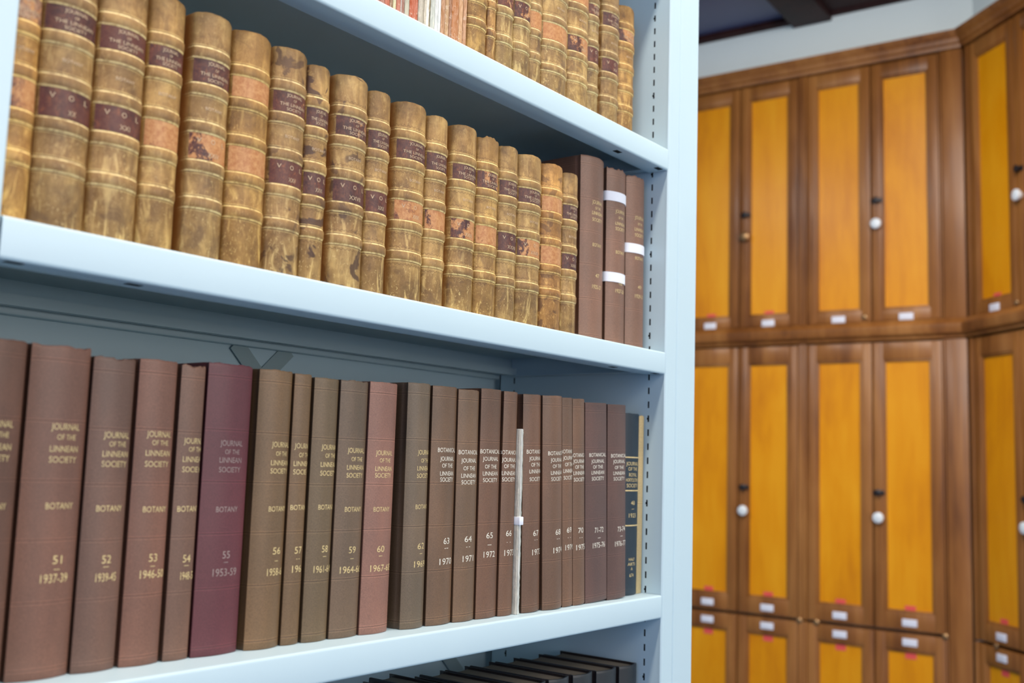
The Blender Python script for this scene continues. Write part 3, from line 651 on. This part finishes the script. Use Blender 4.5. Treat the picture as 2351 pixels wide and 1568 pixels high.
# ------------------------------------------------------------------ shelf B: calf volumes
G2 = 'worn calf volumes on the middle shelf'
MAR = (.070, .026, .026); MRD = (.105, .032, .026); ORG = (.40, .17, .07); PNK = (.48, .28, .17)
rowB = [ # x0,x1,h,tone,stain,lab1,lab2,num,label,extra
 (-.9130, -.8865, .206, (1.15, .98, .70), .2, (PNK, .5), (ORG, .6), None, 'tan calf volume half hidden by the left upright', {}),
 (-.8855, -.8435, .2075, (.86, .82, .78), .2, (MAR, .05), (MRD, .2), 'XX', 'thick dark calf volume with two maroon labels, first fully visible from left', {}),
 (-.8415, -.8005, .2075, (.98, .94, .88), .25, (MRD, .05), (MRD, .25), 'XXI', 'calf volume with two red-brown labels, left of the one with an orange patch', {}),
 (-.7985, -.7660, .2065, (.95, .88, .75), .2, (MRD, .25), (ORG, .95), None, 'calf volume with maroon upper and bare orange lower label', {}),
 (-.7575, -.7195, .2075, (.97, .95, .90), .2, (MAR, .22), (MAR, .62), 'XXIV', 'calf volume with half-torn lower label, its dark left cover showing', {}),
 (-.7180, -.6765, .2060, (.95, .84, .62), .2, (ORG, 1.0), (ORG, 1.0), None, 'yellow-brown calf volume with both labels scraped to orange', {'title': False, 'num': None}),
 (-.6735, -.6345, .2065, (.92, .88, .84), .7, (MRD, .30), (MRD, .25), 'XXV', 'calf volume with red labels and dark streaks at its top', {}),
 (-.6338, -.6058, .2025, (1.0, .95, .85), .95, (MAR, .05), (MAR, .20), 'XXVI', 'narrow calf volume blotched with black stains', {}),
 (-.5980, -.5560, .2050, (.93, .90, .85), .8, (MAR, .40), (MAR, .12), 'XXVII', 'calf volume with a torn title label and stains under it', {}),
 (-.5545, -.5240, .2020, (.97, .93, .85), .25, (MAR, .08), (MRD, .30), 'XXIX', 'narrow calf volume with dark label left of a dark gap', {}),
 (-.5155, -.4710, .2030, (.98, .93, .82), .2, (MAR, .15), (ORG, .62), 'XXX', 'wide calf volume with orange-mottled lower label', {}),
 (-.4695, -.4365, .2015, (1.0, .95, .84), .2, (MAR, .05), (MAR, .66), None, 'calf volume whose lower label is torn to an orange patch', {}),
 (-.4285, -.3880, .2030, (1.0, .96, .84), .3, (MAR, .18), (MAR, .55), 'XXXI', 'calf volume with pale patches at top and a half-orange lower label', {}),
 (-.3868, -.3485, .2015, (1.05, .98, .78), .25, (MAR, .45), (ORG, .85), None, 'yellowish calf volume with ragged top and scraped labels', {'fray': .0018}),
 (-.3470, -.3125, .2010, (.93, .90, .82), .25, (MAR, .08), (MAR, .12), 'XXXIII', 'narrow calf volume with two intact dark labels', {}),
 (-.3115, -.2665, .2005, (.97, .94, .84), .2, (MAR, .08), (MAR, .62), 'XXXIV', 'broad calf volume with dark title and orange-torn lower label', {}),
 (-.2655, -.2220, .2010, (1.12, .92, .66), .6, (PNK, .9), (ORG, .95), None, 'orange-tan calf volume with pale bare labels', {'title': False}),
 (-.2210, -.1885, .2000, (.97, .93, .84), .25, (MAR, .05), (MAR, .15), 'XXXVI', 'narrow calf volume, last before the brown cloth books', {}),
]
for i, (x0, x1, h, tn, stn, l1, l2, num, lab, ex) in enumerate(rowB):
    bands = tuple(b+(R.uniform(-.004, .004) if i != 12 else (-.014, -.008, -.006, -.008, -.006)[j]) for j, b in enumerate(BANDS))
    leather_book(x0, x1, .0225, SB, h, 11.3+i*2.31, lab, G2, tn, stn, bands, l1, l2, num, lean=-.008, bulge=.21, zig=1.0 if i > 6 else .2, **{k: v for k, v in ex.items() if k not in ('num',)})
def small_titles(z, num, yr):
    return [('JOURNAL', z[0], .0050, .024, .001), ('OF THE', z[1], .0035, .012, .001), ('LINNEAN', z[2], .0046, .024, .001), ('SOCIETY', z[3], .0046, .023, .001), ('BOTANY', z[4], .0046, .021, .001), (num, z[5], .0052, .009, .001), (yr, z[6], .0052, .021, .001)]
for i, (x0, x1, h, zz, num, yr, lab, fr, tapes, ln) in enumerate((
    (-.1655, -.1110, .2385, (.5037, .4963, .4895, .481, .4481, .4086, .394), '47', '1925-27', 'tall brown cloth volume with its left cover showing beside the calf row', .0002, (), -.020),
    (-.1045, -.0570, .2370, (.5041, .4959, .4877, .4806, .4491, .4078, .3974), '48', '1927-28', 'brown cloth volume held with two white tapes', .0022, (.5232, .4148), -.016),
    (-.0550, -.0070, .2385, (.5058, .4973, .4895, .4816, .4497, .4102, .3976), '49', '1929-31', 'brown cloth volume with one white tape against the upright', .0014, (.4625,), -.018))):
    rt, cs = cloth_book(x0, x1, .0320, SB, h, 61.0+i*3, lab, 'brown cloth volumes at the right of the middle shelf', (.200, .112, .082), small_titles([z-SB for z in zz], num, yr), GOLD, lean=ln, bulge=.17, fray=fr)
    for z in tapes: patch(cs, -cs.S/2-.012, cs.S/2+.006, z-SB-.0064, z-SB+.0064, .0009, TAPE, rt, 'tape', nu=24, label='white cotton tape')

# ------------------------------------------------------------------ shelf A
G3 = 'worn calf volumes on the top shelf'
rowA = [
 (-.4045, -.3712, .030, (1.0, .90, .68), .2, None, None, None, 'mottled calf volume beside the orange pamphlets on the top shelf'),
 (-.3695, -.3539, .030, (1.08, .95, .78), .6, (PNK, .8), None, None, 'slim calf volume with a peeling label on the top shelf'),
 (-.3525, -.3215, .030, (.95, .97, .92), .1, (MAR, .2), (MRD, .40), 'X', 'top-shelf calf volume with an intact red-brown lower label'),
 (-.3200, -.2870, .031, (.95, .97, .92), .1, (MAR, .2), (MAR, .45), 'XI', 'top-shelf calf volume with a dark lower label worn on its right'),
 (-.2860, -.2610, .033, (.97, .97, .92), .5, (PNK, .9), (PNK, .95), None, 'narrow grey-tan calf volume without labels on the top shelf'),
 (-.2595, -.2050, .034, (1.0, 1.0, .95), .35, (MAR, .5), (PNK, .95), None, 'widest calf volume of the top shelf, with a bare pinkish panel'),
 (-.2025, -.1545, .036, (1.02, 1.0, .90), .4, (PNK, .9), (MAR, .60), 'XIV', 'top-shelf calf volume with a bright orange tear below its black label'),
 (-.1530, -.1255, .038, (.90, .93, .90), .2, (MRD, .45), (MRD, .45), 'XV', 'narrow calf volume with two mottled red labels on the top shelf'),
 (-.1180, -.0760, .038, (.85, .83, .78), .2, (MAR, .15), (MRD, .35), 'XVI', 'tall brown calf volume with dark cover edge, second from the right above'),
 (-.0710, -.0300, .042, (1.08, .95, .70), .3, (MAR, .62), None, None, 'tan calf volume at the right end of the top shelf'),
]
for i, (x0, x1, ye, tn, stn, l1, l2, num, lab) in enumerate(rowA):
    bands = tuple(b+(.02 if i == 9 else -.02 if i in (5,) else R.uniform(-.01, .015)) for b in BANDS)
    leather_book(x0, x1, ye, SA, .194 if i == 9 else .206, 51.7+i*1.93, lab, G3, tn, stn, bands, l1, l2, num, lean=-.006 if i < 9 else -.004, bulge=.19, zig=.8)
PA = [((-.5461, -.5405), (.42, .13, .08), 'dull red'), ((-.5405, -.5358), (.55, .25, .18), 'salmon pink'), ((-.5355, -.5281), (.52, .10, .03), 'red-orange'), ((-.5278, -.5237), (.35, .19, .09), 'tan'),
      ((-.5234, -.5190), (.70, .66, .36), 'pale yellow'), ((-.5186, -.5124), (.52, .13, .06), 'rusty red'), ((-.5121, -.5112), (.85, .85, .80), 'very thin white'), ((-.5111, -.5066), (.40, .19, .14), 'dusty brown'),
      ((-.5062, -.4996), (.58, .55, .42), 'beige'), ((-.4992, -.4866), (.60, .14, .06), 'crumpled orange-red')]
G4 = 'paper pamphlets on the top shelf'
for i, ((a, b), c, nm) in enumerate(PA):
    pamphlet(a, b, .028, SA, .20+R.uniform(-.01, .01), c, 5.0+i*2.3, nm+' paper pamphlet on the top shelf, left of the torn white one', G4)
torn_pamphlet(-.4862, -.4672, .028, SA, .20, 'thick torn grey-white pamphlet with ragged spine on the top shelf', G4, strips=((0, .42), (.42, .6), (.6, .85), (.85, 1)), cols=[(.50, .47, .38), (.62, .58, .46), (.84, .86, .80), (.30, .24, .12)], seed=9)
PB = [((-.4669, -.4602), (.66, .70, .62), 'greyish white paper pamphlet right of the ragged one on the top shelf'), ((-.4600, -.4550), (.84, .87, .84), 'white paper pamphlet in the middle of three pale ones on the top shelf'),
      ((-.4548, -.4506), (.86, .90, .88), 'white paper pamphlet left of the tan ones on the top shelf'), ((-.4504, -.4438), (.55, .27, .12), 'tan-orange paper pamphlet next to the white ones on the top shelf'),
      ((-.4436, -.4376), (.66, .40, .20), 'light tan paper pamphlet among the orange ones on the top shelf'), ((-.4372, -.4330), (.42, .19, .09), 'brown paper pamphlet among the orange ones on the top shelf'),
      ((-.4328, -.4214), (.55, .20, .05), 'thickest deep orange pamphlet on the top shelf'), ((-.4212, -.4143), (.70, .38, .17), 'crinkled light orange pamphlet on the top shelf'), ((-.4138, -.4078), (.60, .30, .14), 'orange-tan pamphlet touching the calf volumes of the top shelf')]
for i, ((a, b), c, nm) in enumerate(PB): pamphlet(a, b, .028, SA, .20+R.uniform(-.008, .008), c, 31.0+i*1.7, nm, G4)

# ------------------------------------------------------------------ shelf D: black volumes seen from above
G5 = 'black cloth volumes on the lowest shelf'
ordw = ['rightmost', 'second from the right', 'third from the right', 'fourth from the right', 'fifth from the right', 'sixth from the right', 'seventh from the right', 'eighth from the right', 'ninth from the right']
xr = [-.0052, -.0566, -.1130, -.1650, -.2133, -.2600, -.3050, -.3480, -.3900]
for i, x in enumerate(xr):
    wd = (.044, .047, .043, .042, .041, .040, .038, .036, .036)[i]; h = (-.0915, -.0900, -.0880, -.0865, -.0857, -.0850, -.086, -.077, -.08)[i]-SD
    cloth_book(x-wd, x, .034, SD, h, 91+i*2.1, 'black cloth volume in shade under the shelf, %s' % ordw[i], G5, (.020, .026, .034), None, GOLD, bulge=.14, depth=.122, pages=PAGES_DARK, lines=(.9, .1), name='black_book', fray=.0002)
